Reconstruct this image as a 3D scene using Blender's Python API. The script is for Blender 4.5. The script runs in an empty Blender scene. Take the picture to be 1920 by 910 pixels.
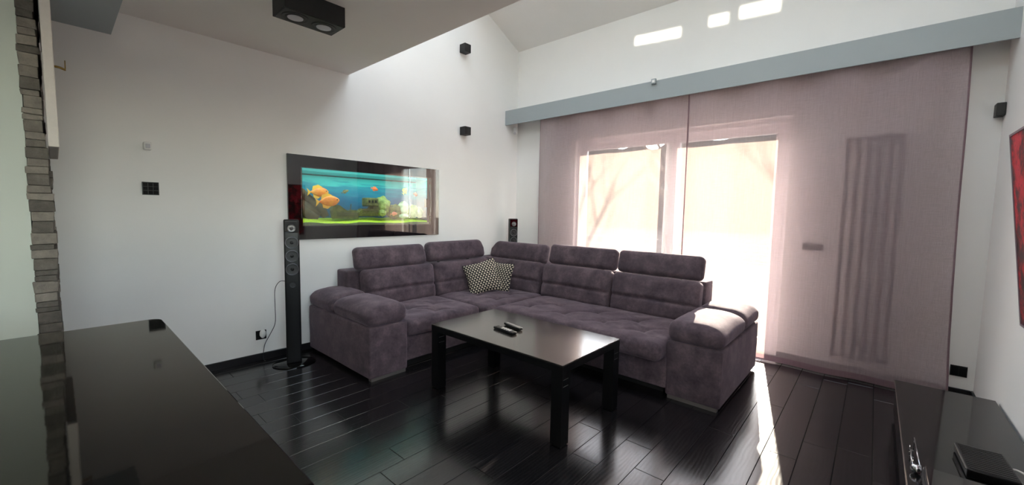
import bpy, math, random
from math import sin, cos, pi, radians, sqrt, exp
from mathutils import Vector, Matrix, noise
random.seed(11)
sc = bpy.context.scene
COL = sc.collection
V = Vector

# ------------------------------------------------------------------ camera
F_PX, PITCH, ROLL, YAW = 763.8, radians(4.40), radians(1.05), radians(41.67)
cam_d = bpy.data.cameras.new('camera'); cam = bpy.data.objects.new('camera', cam_d); COL.objects.link(cam)
cam_d.sensor_fit = 'HORIZONTAL'; cam_d.sensor_width = 36; cam_d.lens = F_PX * 36 / 1920
cam_d.clip_start = 0.03; cam_d.clip_end = 300
fw = V((-sin(YAW) * cos(PITCH), cos(YAW) * cos(PITCH), -sin(PITCH)))
s0 = V((cos(YAW), sin(YAW), 0)); u0 = s0.cross(fw)
sx = s0 * cos(ROLL) + u0 * sin(ROLL); ux = -s0 * sin(ROLL) + u0 * cos(ROLL)
mw = Matrix((sx, ux, -fw)).transposed().to_4x4(); mw.translation = (0, 0, 1.5)
cam.matrix_world = mw
sc.camera = cam

# ------------------------------------------------------------------ world, sun, exposure
SUN_EL, SUN_STR, SKY_STR = radians(17.4), 68.0, 3.1
SUN_DIR = V((-0.203, 0.9324, 0.2992)).normalized()
w = bpy.data.worlds.new('sky'); sc.world = w; w.use_nodes = True
nt = w.node_tree; nt.nodes.clear()
sky = nt.nodes.new('ShaderNodeTexSky'); sky.sky_type = 'NISHITA'; sky.sun_disc = False
sky.sun_elevation = SUN_EL; sky.sun_rotation = math.atan2(SUN_DIR.x, SUN_DIR.y)
sky.air_density = 1.0; sky.dust_density = 0.2; sky.ozone_density = 1.0
bg = nt.nodes.new('ShaderNodeBackground'); bg.inputs['Strength'].default_value = SKY_STR
wo = nt.nodes.new('ShaderNodeOutputWorld')
hs = nt.nodes.new('ShaderNodeHueSaturation'); hs.inputs['Saturation'].default_value = .42
nt.links.new(sky.outputs[0], hs.inputs['Color']); nt.links.new(hs.outputs[0], bg.inputs['Color']); nt.links.new(bg.outputs[0], wo.inputs['Surface'])

def light(name, typ, loc, direction, energy, color=(1, 1, 1), **kw):
    d = bpy.data.lights.new(name, typ); d.energy = energy; d.color = color
    for k, v in kw.items(): setattr(d, k, v)
    o = bpy.data.objects.new(name, d); COL.objects.link(o); o.location = loc
    o.rotation_euler = V(direction).to_track_quat('-Z', 'Y').to_euler()
    return o
sun = light('sun', 'SUN', (-3, 14, 8), -SUN_DIR, SUN_STR, (1.0, 0.89, 0.74), angle=radians(0.55))
ROOF0, SLOPE, XC0 = 4.03, 0.48, .70
def roof_z(y): return ROOF0 + SLOPE * (5.05 - y)
RIDGE = .6
def rear_z(y): return roof_z(RIDGE) - .45 * (RIDGE - y)
SKX = ((-4.15, -2.75), (-2.55, -1.15), (-.95, .45))
SKY_F, FILL_SKY_R = (2.0, 3.75), (-1.9, -1.2)  # rear roof windows are added out of view to brighten the window wall
FILL_WIN = (-.75, .95, 1.2, 2.45)                     # fill window added out of view in the right wall (y0, y1, z0, z1)
PORT = [('window_portal', (-2.0, 5.45, 1.27), (0, -1, 0), 2.7, 2.6), ('fill_window_portal', (XC0 + .3, .1, 1.83), (-1, 0, 0), 1.8, 1.35)]
for a, b in SKX:
    PORT += [('skylight_portal', ((a + b) / 2, 2.9, roof_z(2.9) + .32), (0, -.433, -.901), 1.5, 2.0), ('skylight_portal', ((a + b) / 2, -1.3, rear_z(-1.3) + .32), (0, .41, -.912), 1.5, 1.45)]
for nm, loc, dr, a, b in PORT:
    p = light(nm, 'AREA', loc, dr, 1, shape='RECTANGLE', size=a, size_y=b); p.data.cycles.is_portal = True
# added lamps imitate low sun thrown back by gallery glass: slim beams that land high on the window wall
refl = V((0.203, 0.9324, -0.2992)).normalized()
for cx, wd, hh in ((-2.16, .56, .10), (-1.46, .19, .105), (-1.06, .36, .12)):
    t = 3.0 / refl.y
    light('sun_reflection_lamp', 'AREA', (cx - refl.x * t, 5.05 - 3.0, 3.68 - refl.z * t), refl, 0.55 * wd * hh / .056, (1, .93, .74),
          shape='RECTANGLE', size=wd, size_y=hh, spread=radians(1.2))
sc.view_settings.view_transform = 'Standard'; sc.view_settings.look = 'None'
sc.view_settings.exposure = 0.0; sc.view_settings.gamma = 1.0; sc.view_settings.use_curve_mapping = False
cy = sc.cycles
cy.use_denoising = True; cy.max_bounces = 14; cy.diffuse_bounces = 7; cy.glossy_bounces = 5
cy.transmission_bounces = 8; cy.transparent_max_bounces = 16; cy.sample_clamp_indirect = 8.0; cy.blur_glossy = 0.5

# ------------------------------------------------------------------ materials
def lin(c):
    return tuple((v / 255 / 12.92 if v / 255 <= .04045 else ((v / 255 + .055) / 1.055) ** 2.4) for v in c)
class NT:
    def __init__(s, name):
        s.m = bpy.data.materials.new(name); s.m.use_nodes = True; s.t = s.m.node_tree; s.t.nodes.clear()
        s.out = s.t.nodes.new('ShaderNodeOutputMaterial')
    def n(s, typ, **kw):
        nd = s.t.nodes.new('ShaderNode' + typ)
        for k, v in kw.items():
            if hasattr(nd, k) and k not in ('color',): setattr(nd, k, v)
            else: s.set(nd, k, v)
        return nd
    def set(s, nd, k, v):
        i = nd.inputs[k if isinstance(k, int) else k.replace('_', ' ')]
        if isinstance(v, bpy.types.NodeSocket): s.t.links.new(v, i)
        elif hasattr(i.default_value, '__len__') and hasattr(v, '__len__'):
            i.default_value = tuple(v) + ((1,) if len(i.default_value) == 4 and len(v) == 3 else ())
        else: i.default_value = v
    def link(s, a, b): s.t.links.new(a, b)
    def noise(s, scale, detail=3, rough=.55, vec=None, stretch=None):
        pos = vec or s.n('NewGeometry').outputs['Position']
        if stretch:
            mp = s.n('Mapping'); s.link(pos, mp.inputs['Vector']); mp.inputs['Scale'].default_value = stretch; pos = mp.outputs[0]
        nd = s.n('TexNoise', Scale=scale, Detail=detail, Roughness=rough); s.link(pos, nd.inputs['Vector'])
        return nd.outputs['Fac']
    def ramp(s, fac, stops):
        r = s.n('ValToRGB'); s.link(fac, r.inputs[0]); e = r.color_ramp.elements
        while len(e) < len(stops): e.new(.5)
        for el, (p, c) in zip(e, stops): el.position = p; el.color = tuple(c) + (1,)
        return r.outputs[0]
    def bump(s, h, strength=.2, dist=.01):
        b = s.n('Bump', Strength=strength, Distance=dist); s.link(h, b.inputs['Height']); return b.outputs[0]
    def surf(s, sh): s.link(sh, s.out.inputs['Surface']); return s.m
def pbr(name, c, rough=.5, metal=0, var=0, vscale=4, bump=0, bscale=120, spec=.5, sheen=0, coat=0, ior=1.5, emit=None, estr=0):
    t = NT(name); c = lin(c)
    b = t.n('BsdfPrincipled', Roughness=rough, Metallic=metal, IOR=ior)
    b.inputs['Specular IOR Level'].default_value = spec
    if var:
        col = t.ramp(t.noise(vscale, 4), [(.25, [v * (1 - var) for v in c]), (.75, [min(1, v * (1 + var)) for v in c])])
        t.link(col, b.inputs['Base Color'])
    else: b.inputs['Base Color'].default_value = c + (1,)
    if bump: t.link(t.bump(t.noise(bscale, 3), bump, .004), b.inputs['Normal'])
    if sheen: b.inputs['Sheen Weight'].default_value = sheen; b.inputs['Sheen Roughness'].default_value = .4
    if coat: b.inputs['Coat Weight'].default_value = coat; b.inputs['Coat Roughness'].default_value = .03
    if emit: b.inputs['Emission Color'].default_value = lin(emit) + (1,); b.inputs['Emission Strength'].default_value = estr
    return t.surf(b.outputs[0])
M = {}
M['wall'] = pbr('white_wall_paint', (236, 236, 234), .75, var=.02, vscale=1.5, bump=.12, bscale=260, spec=.3)
M['partition'] = pbr('grey_green_wall_paint', (186, 192, 182), .8, spec=.2)
M['ceil'] = pbr('white_ceiling_paint', (238, 235, 231), .85, var=.02, vscale=2, spec=.2)
M['beam'] = pbr('slate_grey_paint', (178, 188, 192), .8, spec=.2)
M['pelmet'] = pbr('pale_grey_lacquer', (154, 162, 164), .5, spec=.3)
M['base'] = pbr('black_baseboard', (20, 19, 21), .35)
M['white'] = pbr('white_plastic', (232, 232, 230), .4)
M['frame_white'] = pbr('white_window_frame', (222, 220, 222), .35)
M['black'] = pbr('matt_black_metal', (17, 18, 19), .5)
M['blackp'] = pbr('black_plastic', (12, 12, 13), .38, spec=.3)
M['key'] = pbr('black_switch_key', (16, 16, 17), .6, spec=.15)
M['gloss'] = pbr('black_gloss_counter', (11, 10, 9), .04, ior=1.42, bump=.01, bscale=30)
M['bench'] = pbr('dark_gloss_bench_lacquer', (22, 23, 22), .07, ior=1.5)
M['piano'] = pbr('black_glass', (4, 4, 5), .02, ior=1.8)
M['table'] = pbr('black_brown_veneer', (40, 36, 33), .16, var=.2, vscale=20, ior=2.3)
M['leg'] = pbr('black_lacquer_leg', (7, 7, 8), .4, spec=.25)
M['chrome'] = pbr('chrome', (200, 200, 205), .18, metal=1)
M['gunmetal'] = pbr('gunmetal', (104, 104, 110), .3, metal=1)
M['silver'] = pbr('silver_plastic', (150, 150, 152), .35)
M['dullgrey'] = pbr('dull_grey_plastic', (74, 74, 77), .4)
M['steel'] = pbr('brushed_steel', (120, 118, 118), .4, metal=.8)
M['brass'] = pbr('brass', (150, 125, 70), .35, metal=1)
M['plinth'] = pbr('grey_plinth_strip', (92, 88, 86), .45, metal=.2)
M['cone'] = pbr('speaker_cone', (20, 20, 22), .45)
M['canvas'] = pbr('primed_canvas', (205, 198, 190), .9, var=.03, vscale=60, bump=.3, bscale=500)
M['spotglass'] = pbr('frosted_spot_glass', (190, 190, 196), .3)
M['grille'] = pbr('dark_grille_plastic', (38, 38, 40), .55)
M['cable'] = pbr('dark_cable', (45, 45, 50), .5)
M['wcable'] = pbr('white_cable', (200, 196, 190), .5)
M['tank'] = pbr('tank_black_panel', (8, 9, 10), .5)
M['bark'] = pbr('bark', (88, 76, 66), .9, var=.3, vscale=9)
M['absorber'] = pbr('dark_bounce_absorber', (74, 56, 42), .6, var=.2, vscale=5, spec=.2)  # dark tone chosen to cut bounced sun in the unseen gallery
M['horizon_blocker'] = pbr('horizon_blocker_green', (30, 34, 26), .95, var=.5, vscale=1.5)  # dark so the added backdrop dims the view through the window
M['terrace'] = pbr('terrace_slabs', (104, 98, 90), .9, var=.08, vscale=2, spec=0)
M['rail'] = pbr('galvanised_rail', (150, 150, 150), .4, metal=.7)
M['rad'] = pbr('shade_toned_radiator_grey', (70, 68, 72), .4)  # grey tubes darkened, shade behind the curtain put into the colour
M['edge_metal'] = pbr('bright_edge_metal', (190, 186, 176), .25, metal=1)
M['soil'] = pbr('joint_black', (6, 6, 6), .8)

def m_floor():
    t = NT('dark_stained_oak_plank'); oi = t.n('ObjectInfo'); pos = t.n('NewGeometry').outputs['Position']
    off = t.n('VectorMath', operation='SCALE'); off.inputs[0].default_value = (13, 7, 3); t.link(oi.outputs['Random'], off.inputs['Scale'])
    ad = t.n('VectorMath', operation='ADD'); t.link(pos, ad.inputs[0]); t.link(off.outputs[0], ad.inputs[1])
    g = t.noise(1.0, 5, .6, ad.outputs[0], (60, 3.0, 10))
    ring = t.n('TexWave', wave_type='BANDS', bands_direction='X', Scale=9.0, Distortion=9.0, Detail=2.0)
    mp = t.n('Mapping'); t.link(ad.outputs[0], mp.inputs['Vector']); mp.inputs['Scale'].default_value = (1.6, .3, 1); t.link(mp.outputs[0], ring.inputs['Vector'])
    mx = t.n('Math', operation='MULTIPLY'); t.link(g, mx.inputs[0]); t.link(ring.outputs['Fac'], mx.inputs[1])
    c = t.ramp(mx.outputs[0], [(.05, lin((17, 16, 18))), (.6, lin((31, 28, 28)))])
    hv = t.n('HueSaturation'); t.link(c, hv.inputs['Color'])
    vr = t.n('MapRange'); t.link(oi.outputs['Random'], vr.inputs[0]); vr.inputs[3].default_value = .75; vr.inputs[4].default_value = 1.25
    t.link(vr.outputs[0], hv.inputs['Value'])
    b = t.n('BsdfPrincipled', Roughness=.24, IOR=1.6); t.link(hv.outputs[0], b.inputs['Base Color'])
    rr = t.n('MapRange'); t.link(mx.outputs[0], rr.inputs[0]); rr.inputs[3].default_value = .17; rr.inputs[4].default_value = .25
    t.link(rr.outputs[0], b.inputs['Roughness'])
    t.link(t.bump(mx.outputs[0], .06, .0006), b.inputs['Normal'])
    return t.surf(b.outputs[0])
M['floor'] = m_floor()
def m_curtain(name, col, tr, transp):
    t = NT(name)
    slub = t.noise(1.0, 3, .7, None, (16, 16, 420)); warp = t.noise(1.0, 3, .7, None, (300, 300, 5))
    mx = t.n('Math', operation='ADD'); t.link(slub, mx.inputs[0]); t.link(warp, mx.inputs[1])
    mr = t.n('MapRange'); t.link(mx.outputs[0], mr.inputs[0]); mr.inputs[1].default_value = .6; mr.inputs[2].default_value = 1.4
    mr.inputs[3].default_value = transp + .14; mr.inputs[4].default_value = max(0, transp - .14)
    d = t.n('BsdfDiffuse'); d.inputs['Color'].default_value = lin(col) + (1,)
    tl = t.n('BsdfTranslucent'); tl.inputs['Color'].default_value = lin(tr) + (1,)
    m1 = t.n('MixShader'); m1.inputs[0].default_value = .5; t.link(d.outputs[0], m1.inputs[1]); t.link(tl.outputs[0], m1.inputs[2])
    tp = t.n('BsdfTransparent'); tp.inputs['Color'].default_value = (1, .97, .97, 1)
    m2 = t.n('MixShader'); t.link(mr.outputs[0], m2.inputs[0]); t.link(m1.outputs[0], m2.inputs[1]); t.link(tp.outputs[0], m2.inputs[2])
    return t.surf(m2.outputs[0])
M['curtain'] = m_curtain('sheer_mauve_linen', (204, 184, 190), (112, 98, 92), .30)
M['hem'] = m_curtain('mauve_linen_hem', (140, 118, 126), (140, 112, 118), .12)
def m_glass(name, tint=(1, 1, 1), fres=1.45):
    t = NT(name); f = t.n('Fresnel', IOR=fres); geo = t.n('NewGeometry')   # same reflectance for either face of a pane
    mr = t.n('MapRange'); t.link(geo.outputs['Backfacing'], mr.inputs[0]); mr.inputs[3].default_value = fres; mr.inputs[4].default_value = 1 / fres
    t.link(mr.outputs[0], f.inputs['IOR']); tp = t.n('BsdfTransparent'); tp.inputs['Color'].default_value = tint + (1,)
    g = t.n('BsdfGlossy', Roughness=.02); m = t.n('MixShader')
    t.link(f.outputs[0], m.inputs[0]); t.link(tp.outputs[0], m.inputs[1]); t.link(g.outputs[0], m.inputs[2])
    return t.surf(m.outputs[0])
M['glass'] = m_glass('window_glass', (.97, .99, .98))
M['aqglass'] = m_glass('aquarium_glass', (.97, 1, .99), 1.8)
M['water'] = m_glass('water_surface', (.75, .95, .97), 1.33)
def m_suede():
    t = NT('plum_grey_suede'); big = t.noise(7, 4, .65); fine = t.noise(45, 3, .6)
    mx = t.n('Math', operation='MULTIPLY_ADD'); t.link(fine, mx.inputs[0]); mx.inputs[1].default_value = .35; t.link(big, mx.inputs[2])
    c = t.ramp(mx.outputs[0], [(.45, lin((58, 49, 56))), (.68, lin((79, 67, 74))), (.9, lin((102, 88, 93)))])
    b = t.n('BsdfPrincipled', Roughness=.85); t.link(c, b.inputs['Base Color'])
    b.inputs['Specular IOR Level'].default_value = .25; b.inputs['Sheen Weight'].default_value = .35; b.inputs['Sheen Roughness'].default_value = .45
    b.inputs['Sheen Tint'].default_value = lin((190, 170, 185)) + (1,)
    t.link(t.bump(t.noise(600, 2), .15, .002), b.inputs['Normal'])
    return t.surf(b.outputs[0])
M['suede'] = m_suede()
def m_stone():
    t = NT('split_grey_stone'); oi = t.n('ObjectInfo'); n1 = t.noise(30, 5, .65)
    mx = t.n('Math', operation='MULTIPLY_ADD'); t.link(oi.outputs['Random'], mx.inputs[0]); mx.inputs[1].default_value = .5
    h = t.n('Math', operation='MULTIPLY'); t.link(n1, h.inputs[0]); h.inputs[1].default_value = .6; t.link(h.outputs[0], mx.inputs[2])
    c = t.ramp(mx.outputs[0], [(.15, lin((58, 55, 50))), (.5, lin((96, 91, 84))), (.85, lin((134, 127, 117)))])
    b = t.n('BsdfPrincipled', Roughness=.9); t.link(c, b.inputs['Base Color']); t.link(t.bump(n1, .7, .01), b.inputs['Normal'])
    return t.surf(b.outputs[0])
M['stone'] = m_stone()
def m_pillow():
    t = NT('cream_and_black_woven_pattern'); tc = t.n('TexCoord').outputs['UV']
    sp = t.n('SeparateXYZ'); t.link(tc, sp.inputs[0])
    def m(op, x, y=0.0):
        nd = t.n('Math', operation=op)
        for i, q in enumerate((x, y)):
            if isinstance(q, bpy.types.NodeSocket): t.link(q, nd.inputs[i])
            else: nd.inputs[i].default_value = q
        return nd.outputs[0]
    vr = m('MULTIPLY', sp.outputs['Y'], 15); row = m('FLOOR', vr); fv = m('FRACT', vr)
    fu = m('FRACT', m('ADD', m('MULTIPLY', sp.outputs['X'], 11), m('MULTIPLY', row, .5)))     # staggered rows of small triangles
    hit = m('LESS_THAN', m('ABSOLUTE', m('SUBTRACT', fu, .5)), m('MULTIPLY', m('SUBTRACT', .86, fv), .43))
    c = t.ramp(hit, [(.3, lin((26, 23, 25))), (.7, lin((214, 200, 178)))])
    b = t.n('BsdfPrincipled', Roughness=.85); t.link(c, b.inputs['Base Color']); t.link(t.bump(t.noise(400), .3, .003), b.inputs['Normal'])
    return t.surf(b.outputs[0])
M['pillow'] = m_pillow()
def m_back():
    t = NT('printed_underwater_backdrop'); sp = t.n('SeparateXYZ'); t.link(t.n('NewGeometry').outputs['Position'], sp.inputs[0])
    rip = t.noise(1.0, 4, .6, None, (1, 3, 26))
    z = t.n('MapRange'); t.link(sp.outputs['Z'], z.inputs[0]); z.inputs[1].default_value = 1.38; z.inputs[2].default_value = 1.95
    a = t.n('Math', operation='MULTIPLY_ADD'); t.link(rip, a.inputs[0]); a.inputs[1].default_value = .5; t.link(z.outputs[0], a.inputs[2])
    c = t.ramp(a.outputs[0], [(.2, lin((4, 62, 96))), (.62, lin((6, 104, 148))), (.92, lin((18, 160, 186))), (1.0, lin((70, 214, 216)))])
    b = t.n('BsdfPrincipled', Roughness=.6); t.link(c, b.inputs['Base Color']); return t.surf(b.outputs[0])
M['backdrop'] = m_back()
M['sand'] = pbr('yellow_green_gravel', (206, 220, 40), .9, var=.35, vscale=70, bump=.6, bscale=160)
M['sandside'] = pbr('packed_gravel_side', (120, 124, 96), .9, var=.25, vscale=120)
M['wreck'] = pbr('mossy_wreck_resin', (112, 108, 62), .85, var=.6, vscale=26, bump=.7, bscale=60)
M['coral'] = pbr('green_yellow_coral_resin', (150, 156, 84), .85, var=.5, vscale=24, bump=.8, bscale=70)
M['palerock'] = pbr('pale_green_rock', (190, 196, 160), .85, var=.3, vscale=22, bump=.6, bscale=60)
M['drift'] = pbr('driftwood', (92, 74, 52), .85, var=.5, vscale=20, bump=.8, bscale=50)
M['fin'] = pbr('yellow_fin', (250, 176, 40), .5)
M['eye'] = pbr('fish_eye', (12, 10, 10), .15)
def m_fish(name, a, b_):
    t = NT(name); c = t.ramp(t.noise(18, 3), [(.3, lin(a)), (.7, lin(b_))]); b = t.n('BsdfPrincipled', Roughness=.4)
    t.link(c, b.inputs['Base Color']); return t.surf(b.outputs[0])
M['orange'] = m_fish('orange_fish_scales', (236, 96, 16), (255, 160, 40))
M['redfish'] = m_fish('red_orange_fish_scales', (226, 70, 30), (245, 110, 50))
M['yellowfish'] = m_fish('yellow_fish_scales', (240, 190, 20), (255, 225, 60))
M['olivefish'] = m_fish('olive_fish_scales', (90, 96, 60), (140, 120, 70))
M['pinkfish'] = m_fish('salmon_fish_scales', (226, 110, 84), (240, 150, 110))
def m_red():
    t = NT('red_abstract_paint'); n1 = t.noise(5.5, 5, .7)
    c = t.ramp(n1, [(.36, lin((18, 8, 12))), (.45, lin((80, 10, 20))), (.53, lin((196, 16, 40))), (.60, lin((216, 40, 66))), (.68, lin((40, 14, 40)))])
    b = t.n('BsdfPrincipled', Roughness=.35); t.link(c, b.inputs['Base Color']); return t.surf(b.outputs[0])
M['red'] = m_red()
M['picframe'] = pbr('mauve_grey_frame', (128, 110, 120), .5)

# ------------------------------------------------------------------ mesh helpers
class MB:
    def __init__(s): s.v = []; s.f = []; s.uv = None
    def add(s, vs, fs, T=None):
        n = len(s.v)
        s.v += [tuple(T @ V(p)) if T is not None else tuple(p) for p in vs]
        s.f += [tuple(i + n for i in f) for f in fs]; return s
    def box(s, x0, x1, y0, y1, z0, z1, T=None):
        vs = [(x, y, z) for z in (z0, z1) for y in (y0, y1) for x in (x0, x1)]
        return s.add(vs, [(0, 2, 3, 1), (4, 5, 7, 6), (0, 1, 5, 4), (2, 6, 7, 3), (0, 4, 6, 2), (1, 3, 7, 5)], T)
    def chamfer(s, x0, x1, y0, y1, z0, z1, b, T=None):     # box with a chamfered top
        vs = [(x, y, z0) for y in (y0, y1) for x in (x0, x1)] + [(x, y, z1 - b) for y in (y0, y1) for x in (x0, x1)] + \
             [(x, y, z1) for y in (y0 + b, y1 - b) for x in (x0 + b, x1 - b)]
        fs = [(0, 2, 3, 1)]
        for k in (0, 4): fs += [(k, k + 1, k + 5, k + 4), (k + 1, k + 3, k + 7, k + 5), (k + 3, k + 2, k + 6, k + 7), (k + 2, k, k + 4, k + 6)]
        return s.add(vs, fs + [(8, 9, 11, 10)], T)
    def rbox(s, c, size, r, T=None, n=(6, 6, 6), seg=3, fn=None):
        h = [d / 2 for d in size]; r = min([r] + [d * .98 for d in h])
        ax = []
        for k in range(3):
            e = [r * (1 - sin(pi / 2 * i / seg)) for i in range(seg)]
            lo = [-h[k] + r * i / seg for i in range(seg)]
            m = [-h[k] + r + (2 * (h[k] - r)) * i / n[k] for i in range(n[k] + 1)]
            hi = [-p for p in reversed(lo)]
            ax.append(lo + m + hi)
        N = [len(a) - 1 for a in ax]; idx = {}; vs = []; fs = []
        def vid(i, j, k):
            key = (i, j, k)
            if key not in idx:
                p = [ax[0][i], ax[1][j], ax[2][k]]
                q = [max(-h[a] + r, min(h[a] - r, p[a])) for a in range(3)]
                o = V([p[a] - q[a] for a in range(3)])
                if o.length > 1e-9:
                    m_ = max(abs(x) for x in o)
                    o = o.normalized() * (r * m_ / r if m_ < r * .999 else r)
                p = V(q) + o
                if fn: p = V(fn(p, h))
                idx[key] = len(vs); vs.append(tuple(p + V(c)))
            return idx[key]
        for i in range(N[0]):
            for j in range(N[1]):
                for k, fl in ((0, 1), (N[2], 0)):
                    q = [vid(i, j, k), vid(i + 1, j, k), vid(i + 1, j + 1, k), vid(i, j + 1, k)]; fs.append(tuple(q[::-1] if fl else q))
        for i in range(N[0]):
            for k in range(N[2]):
                for j, fl in ((0, 0), (N[1], 1)):
                    q = [vid(i, j, k), vid(i + 1, j, k), vid(i + 1, j, k + 1), vid(i, j, k + 1)]; fs.append(tuple(q[::-1] if fl else q))
        for j in range(N[1]):
            for k in range(N[2]):
                for i, fl in ((0, 1), (N[0], 0)):
                    q = [vid(i, j, k), vid(i, j + 1, k), vid(i, j + 1, k + 1), vid(i, j, k + 1)]; fs.append(tuple(q[::-1] if fl else q))
        return s.add(vs, fs, T)
    def lathe(s, prof, n=24, T=None, cap=True):           # profile (radius, z) revolved about z
        vs = []; fs = []
        for r, z in prof: vs += [(r * cos(2 * pi * i / n), r * sin(2 * pi * i / n), z) for i in range(n)]
        for a in range(len(prof) - 1):
            for i in range(n): fs.append((a * n + i, a * n + (i + 1) % n, (a + 1) * n + (i + 1) % n, (a + 1) * n + i))
        if cap: fs.append(tuple(range(n - 1, -1, -1))); fs.append(tuple((len(prof) - 1) * n + i for i in range(n)))
        return s.add(vs, fs, T)
    def tube(s, pts, rad, n=8):
        pts = [V(p) for p in pts]; rs = rad if isinstance(rad, (list, tuple)) else [rad] * len(pts); vs = []; fs = []
        up = V((0, 0, 1)); prev = None
        for i, p in enumerate(pts):
            d = (pts[min(i + 1, len(pts) - 1)] - pts[max(i - 1, 0)]).normalized()
            if prev is None: a = d.cross(up if abs(d.z) < .9 else V((1, 0, 0))).normalized()
            else: a = (prev - d * prev.dot(d)).normalized()
            prev = a; b = d.cross(a)
            vs += [tuple(p + (a * cos(2 * pi * k / n) + b * sin(2 * pi * k / n)) * rs[i]) for k in range(n)]
        for i in range(len(pts) - 1):
            for k in range(n): fs.append((i * n + k, i * n + (k + 1) % n, (i + 1) * n + (k + 1) % n, (i + 1) * n + k))
        fs.append(tuple(range(n - 1, -1, -1))); fs.append(tuple((len(pts) - 1) * n + k for k in range(n)))
        return s.add(vs, fs)
    def grid(s, fn, nu, nv, closed=False):
        vs = [fn(i / nu, j / nv) for j in range(nv + 1) for i in range(nu + 1)]
        fs = [(j * (nu + 1) + i, j * (nu + 1) + i + 1, (j + 1) * (nu + 1) + i + 1, (j + 1) * (nu + 1) + i) for j in range(nv) for i in range(nu)]
        return s.add(vs, fs)
OFF = {}
def build(name, mb, mat, parent=None, smooth=False, loc=None, angle=None):
    """verts are in world metres; the object sits at loc (or at its parent's base)"""
    off = OFF[parent.name] if parent is not None else (V(loc) if loc is not None else V((0, 0, 0)))
    me = bpy.data.meshes.new(name); me.from_pydata([tuple(V(p) - off) for p in mb.v], [], mb.f); me.materials.append(M[mat])
    if mb.uv:
        ul = me.uv_layers.new(name='uv')
        for lp in me.loops: ul.data[lp.index].uv = mb.uv[lp.vertex_index]
    if smooth:
        me.polygons.foreach_set('use_smooth', [True] * len(me.polygons))
        if angle: me.set_sharp_from_angle(angle=radians(angle))
    me.update()
    o = bpy.data.objects.new(name, me); COL.objects.link(o)
    if parent is not None: o.parent = parent
    else: o.location = off
    OFF[o.name] = off
    return o
def tag(o, label, cat, group=None):
    o['label'] = label; o['category'] = cat
    if group: o['group'] = group
    return o
def thing(name, label, cat, loc, group=None):
    o = bpy.data.objects.new(name, None); o.empty_display_size = .05; COL.objects.link(o); o.location = loc; OFF[o.name] = V(loc)
    return tag(o, label, cat, group)
def struct(name, mb, mat, parent=None, **kw):
    o = build(name, mb, mat, parent, **kw)
    if parent is None: o['kind'] = 'structure'
    return o
def clone(o, loc=None, parent=None, label=None):
    c = o.copy(); COL.objects.link(c); OFF[c.name] = V(loc) if loc is not None else OFF[parent.name]
    if parent is not None: c.parent = parent
    if loc is not None: c.location = loc
    if label: c['label'] = label
    for ch in list(o.children): clone(ch, None, c)
    return c
def cells(mb, us, vs, holes, fn):
    """solid panels of a grid of breakpoints, leaving out the hole rectangles; fn(u0,u1,v0,v1) adds one"""
    for a in range(len(us) - 1):
        for b in range(len(vs) - 1):
            um, vm = (us[a] + us[a + 1]) / 2, (vs[b] + vs[b + 1]) / 2
            if any(h[0] < um < h[1] and h[2] < vm < h[3] for h in holes): continue
            fn(us[a], us[a + 1], vs[b], vs[b + 1])
    return mb

# ------------------------------------------------------------------ the room
XA, XC, YB, YF = -4.42, 0.70, 5.05, -3.0
WX0, WX1, WZ1 = -3.30, -0.70, 2.53            # window opening
floor = struct('floor', MB().box(XA - .2, XC + .2, YF - .2, YB + .2, -.12, -.012), 'soil')
PW = .175
k0 = int(math.ceil((XA - .08) / PW)) - 1
joints = {-9: 2.437, -8: 2.087, -6: 2.216, -3: 2.98}
kk = k0
while .08 + kk * PW < XC:
    x0 = max(XA, .08 + kk * PW) + .0012; x1 = min(XC, .08 + (kk + 1) * PW) - .0012
    y = joints.get(kk, random.uniform(1.6, 3.0)) - 1.4 * 4
    while y < YB:
        a, b = max(y, YF) + .001, min(y + 1.4, YB) - .001
        if b - a > .03 and x1 - x0 > .01:
            build('plank', MB().chamfer(x0, x1, a, b, -.012, 0, .0014), 'floor', floor)
        y += 1.4
    kk += 1
AQ = (1.64, 3.43, 1.24, 2.0)                   # hole for the aquarium in the left wall (y0,y1,z0,z1)
mb = MB(); cells(mb, [YF - .15, AQ[0], AQ[1], YB + .2], [0, AQ[2], AQ[3], 6.6], [AQ], lambda a, b, c, d: mb.box(XA - .2, XA, a, b, c, d))
wall_left = struct('wall_left', mb, 'wall')
mb = MB(); cells(mb, [XA - .2, WX0, WX1, XC + .2], [0, WZ1, 4.2], [(WX0, WX1, -1, WZ1)], lambda a, b, c, d: mb.box(a, b, YB, YB + .28, c, d))
mb.v = [(x, y, (ROOF0 + .02 - .48 * (y - YB) if z > 4.1 else z)) for x, y, z in mb.v]
struct('wall_back', mb, 'wall')
mb = MB(); cells(mb, [YF - .15, FILL_WIN[0], FILL_WIN[1], YB + .2], [0, FILL_WIN[2], FILL_WIN[3], 6.6], [FILL_WIN], lambda a, b, c, d: mb.box(XC, XC + .2, a, b, c, d))
struct('wall_right', mb, 'wall')
struct('wall_front', MB().box(XA - .2, XC + .2, YF - .2, YF, 0, 4.8), 'wall')
mb = MB(); rx_ = [XA - .2] + [v for q in SKX for v in q] + [XC + .2]
def any_z(y): return roof_z(y) if y >= RIDGE else rear_z(y)
def roof_cell(a, b, c, d):
    n = len(mb.v); mb.box(a, b, c, d, 0, .22); mb.v[n:] = [(x, y, z + any_z(y)) for x, y, z in mb.v[n:]]
cells(mb, rx_, [YF - .2, FILL_SKY_R[0], FILL_SKY_R[1], RIDGE, SKY_F[0], SKY_F[1], YB + .3], [q + r for q in SKX for r in (SKY_F, FILL_SKY_R)], roof_cell)
struct('ceiling', mb, 'ceil')
XS = -.95                                       # gallery cut short here, unseen, so roof light falls along the right wall
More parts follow.
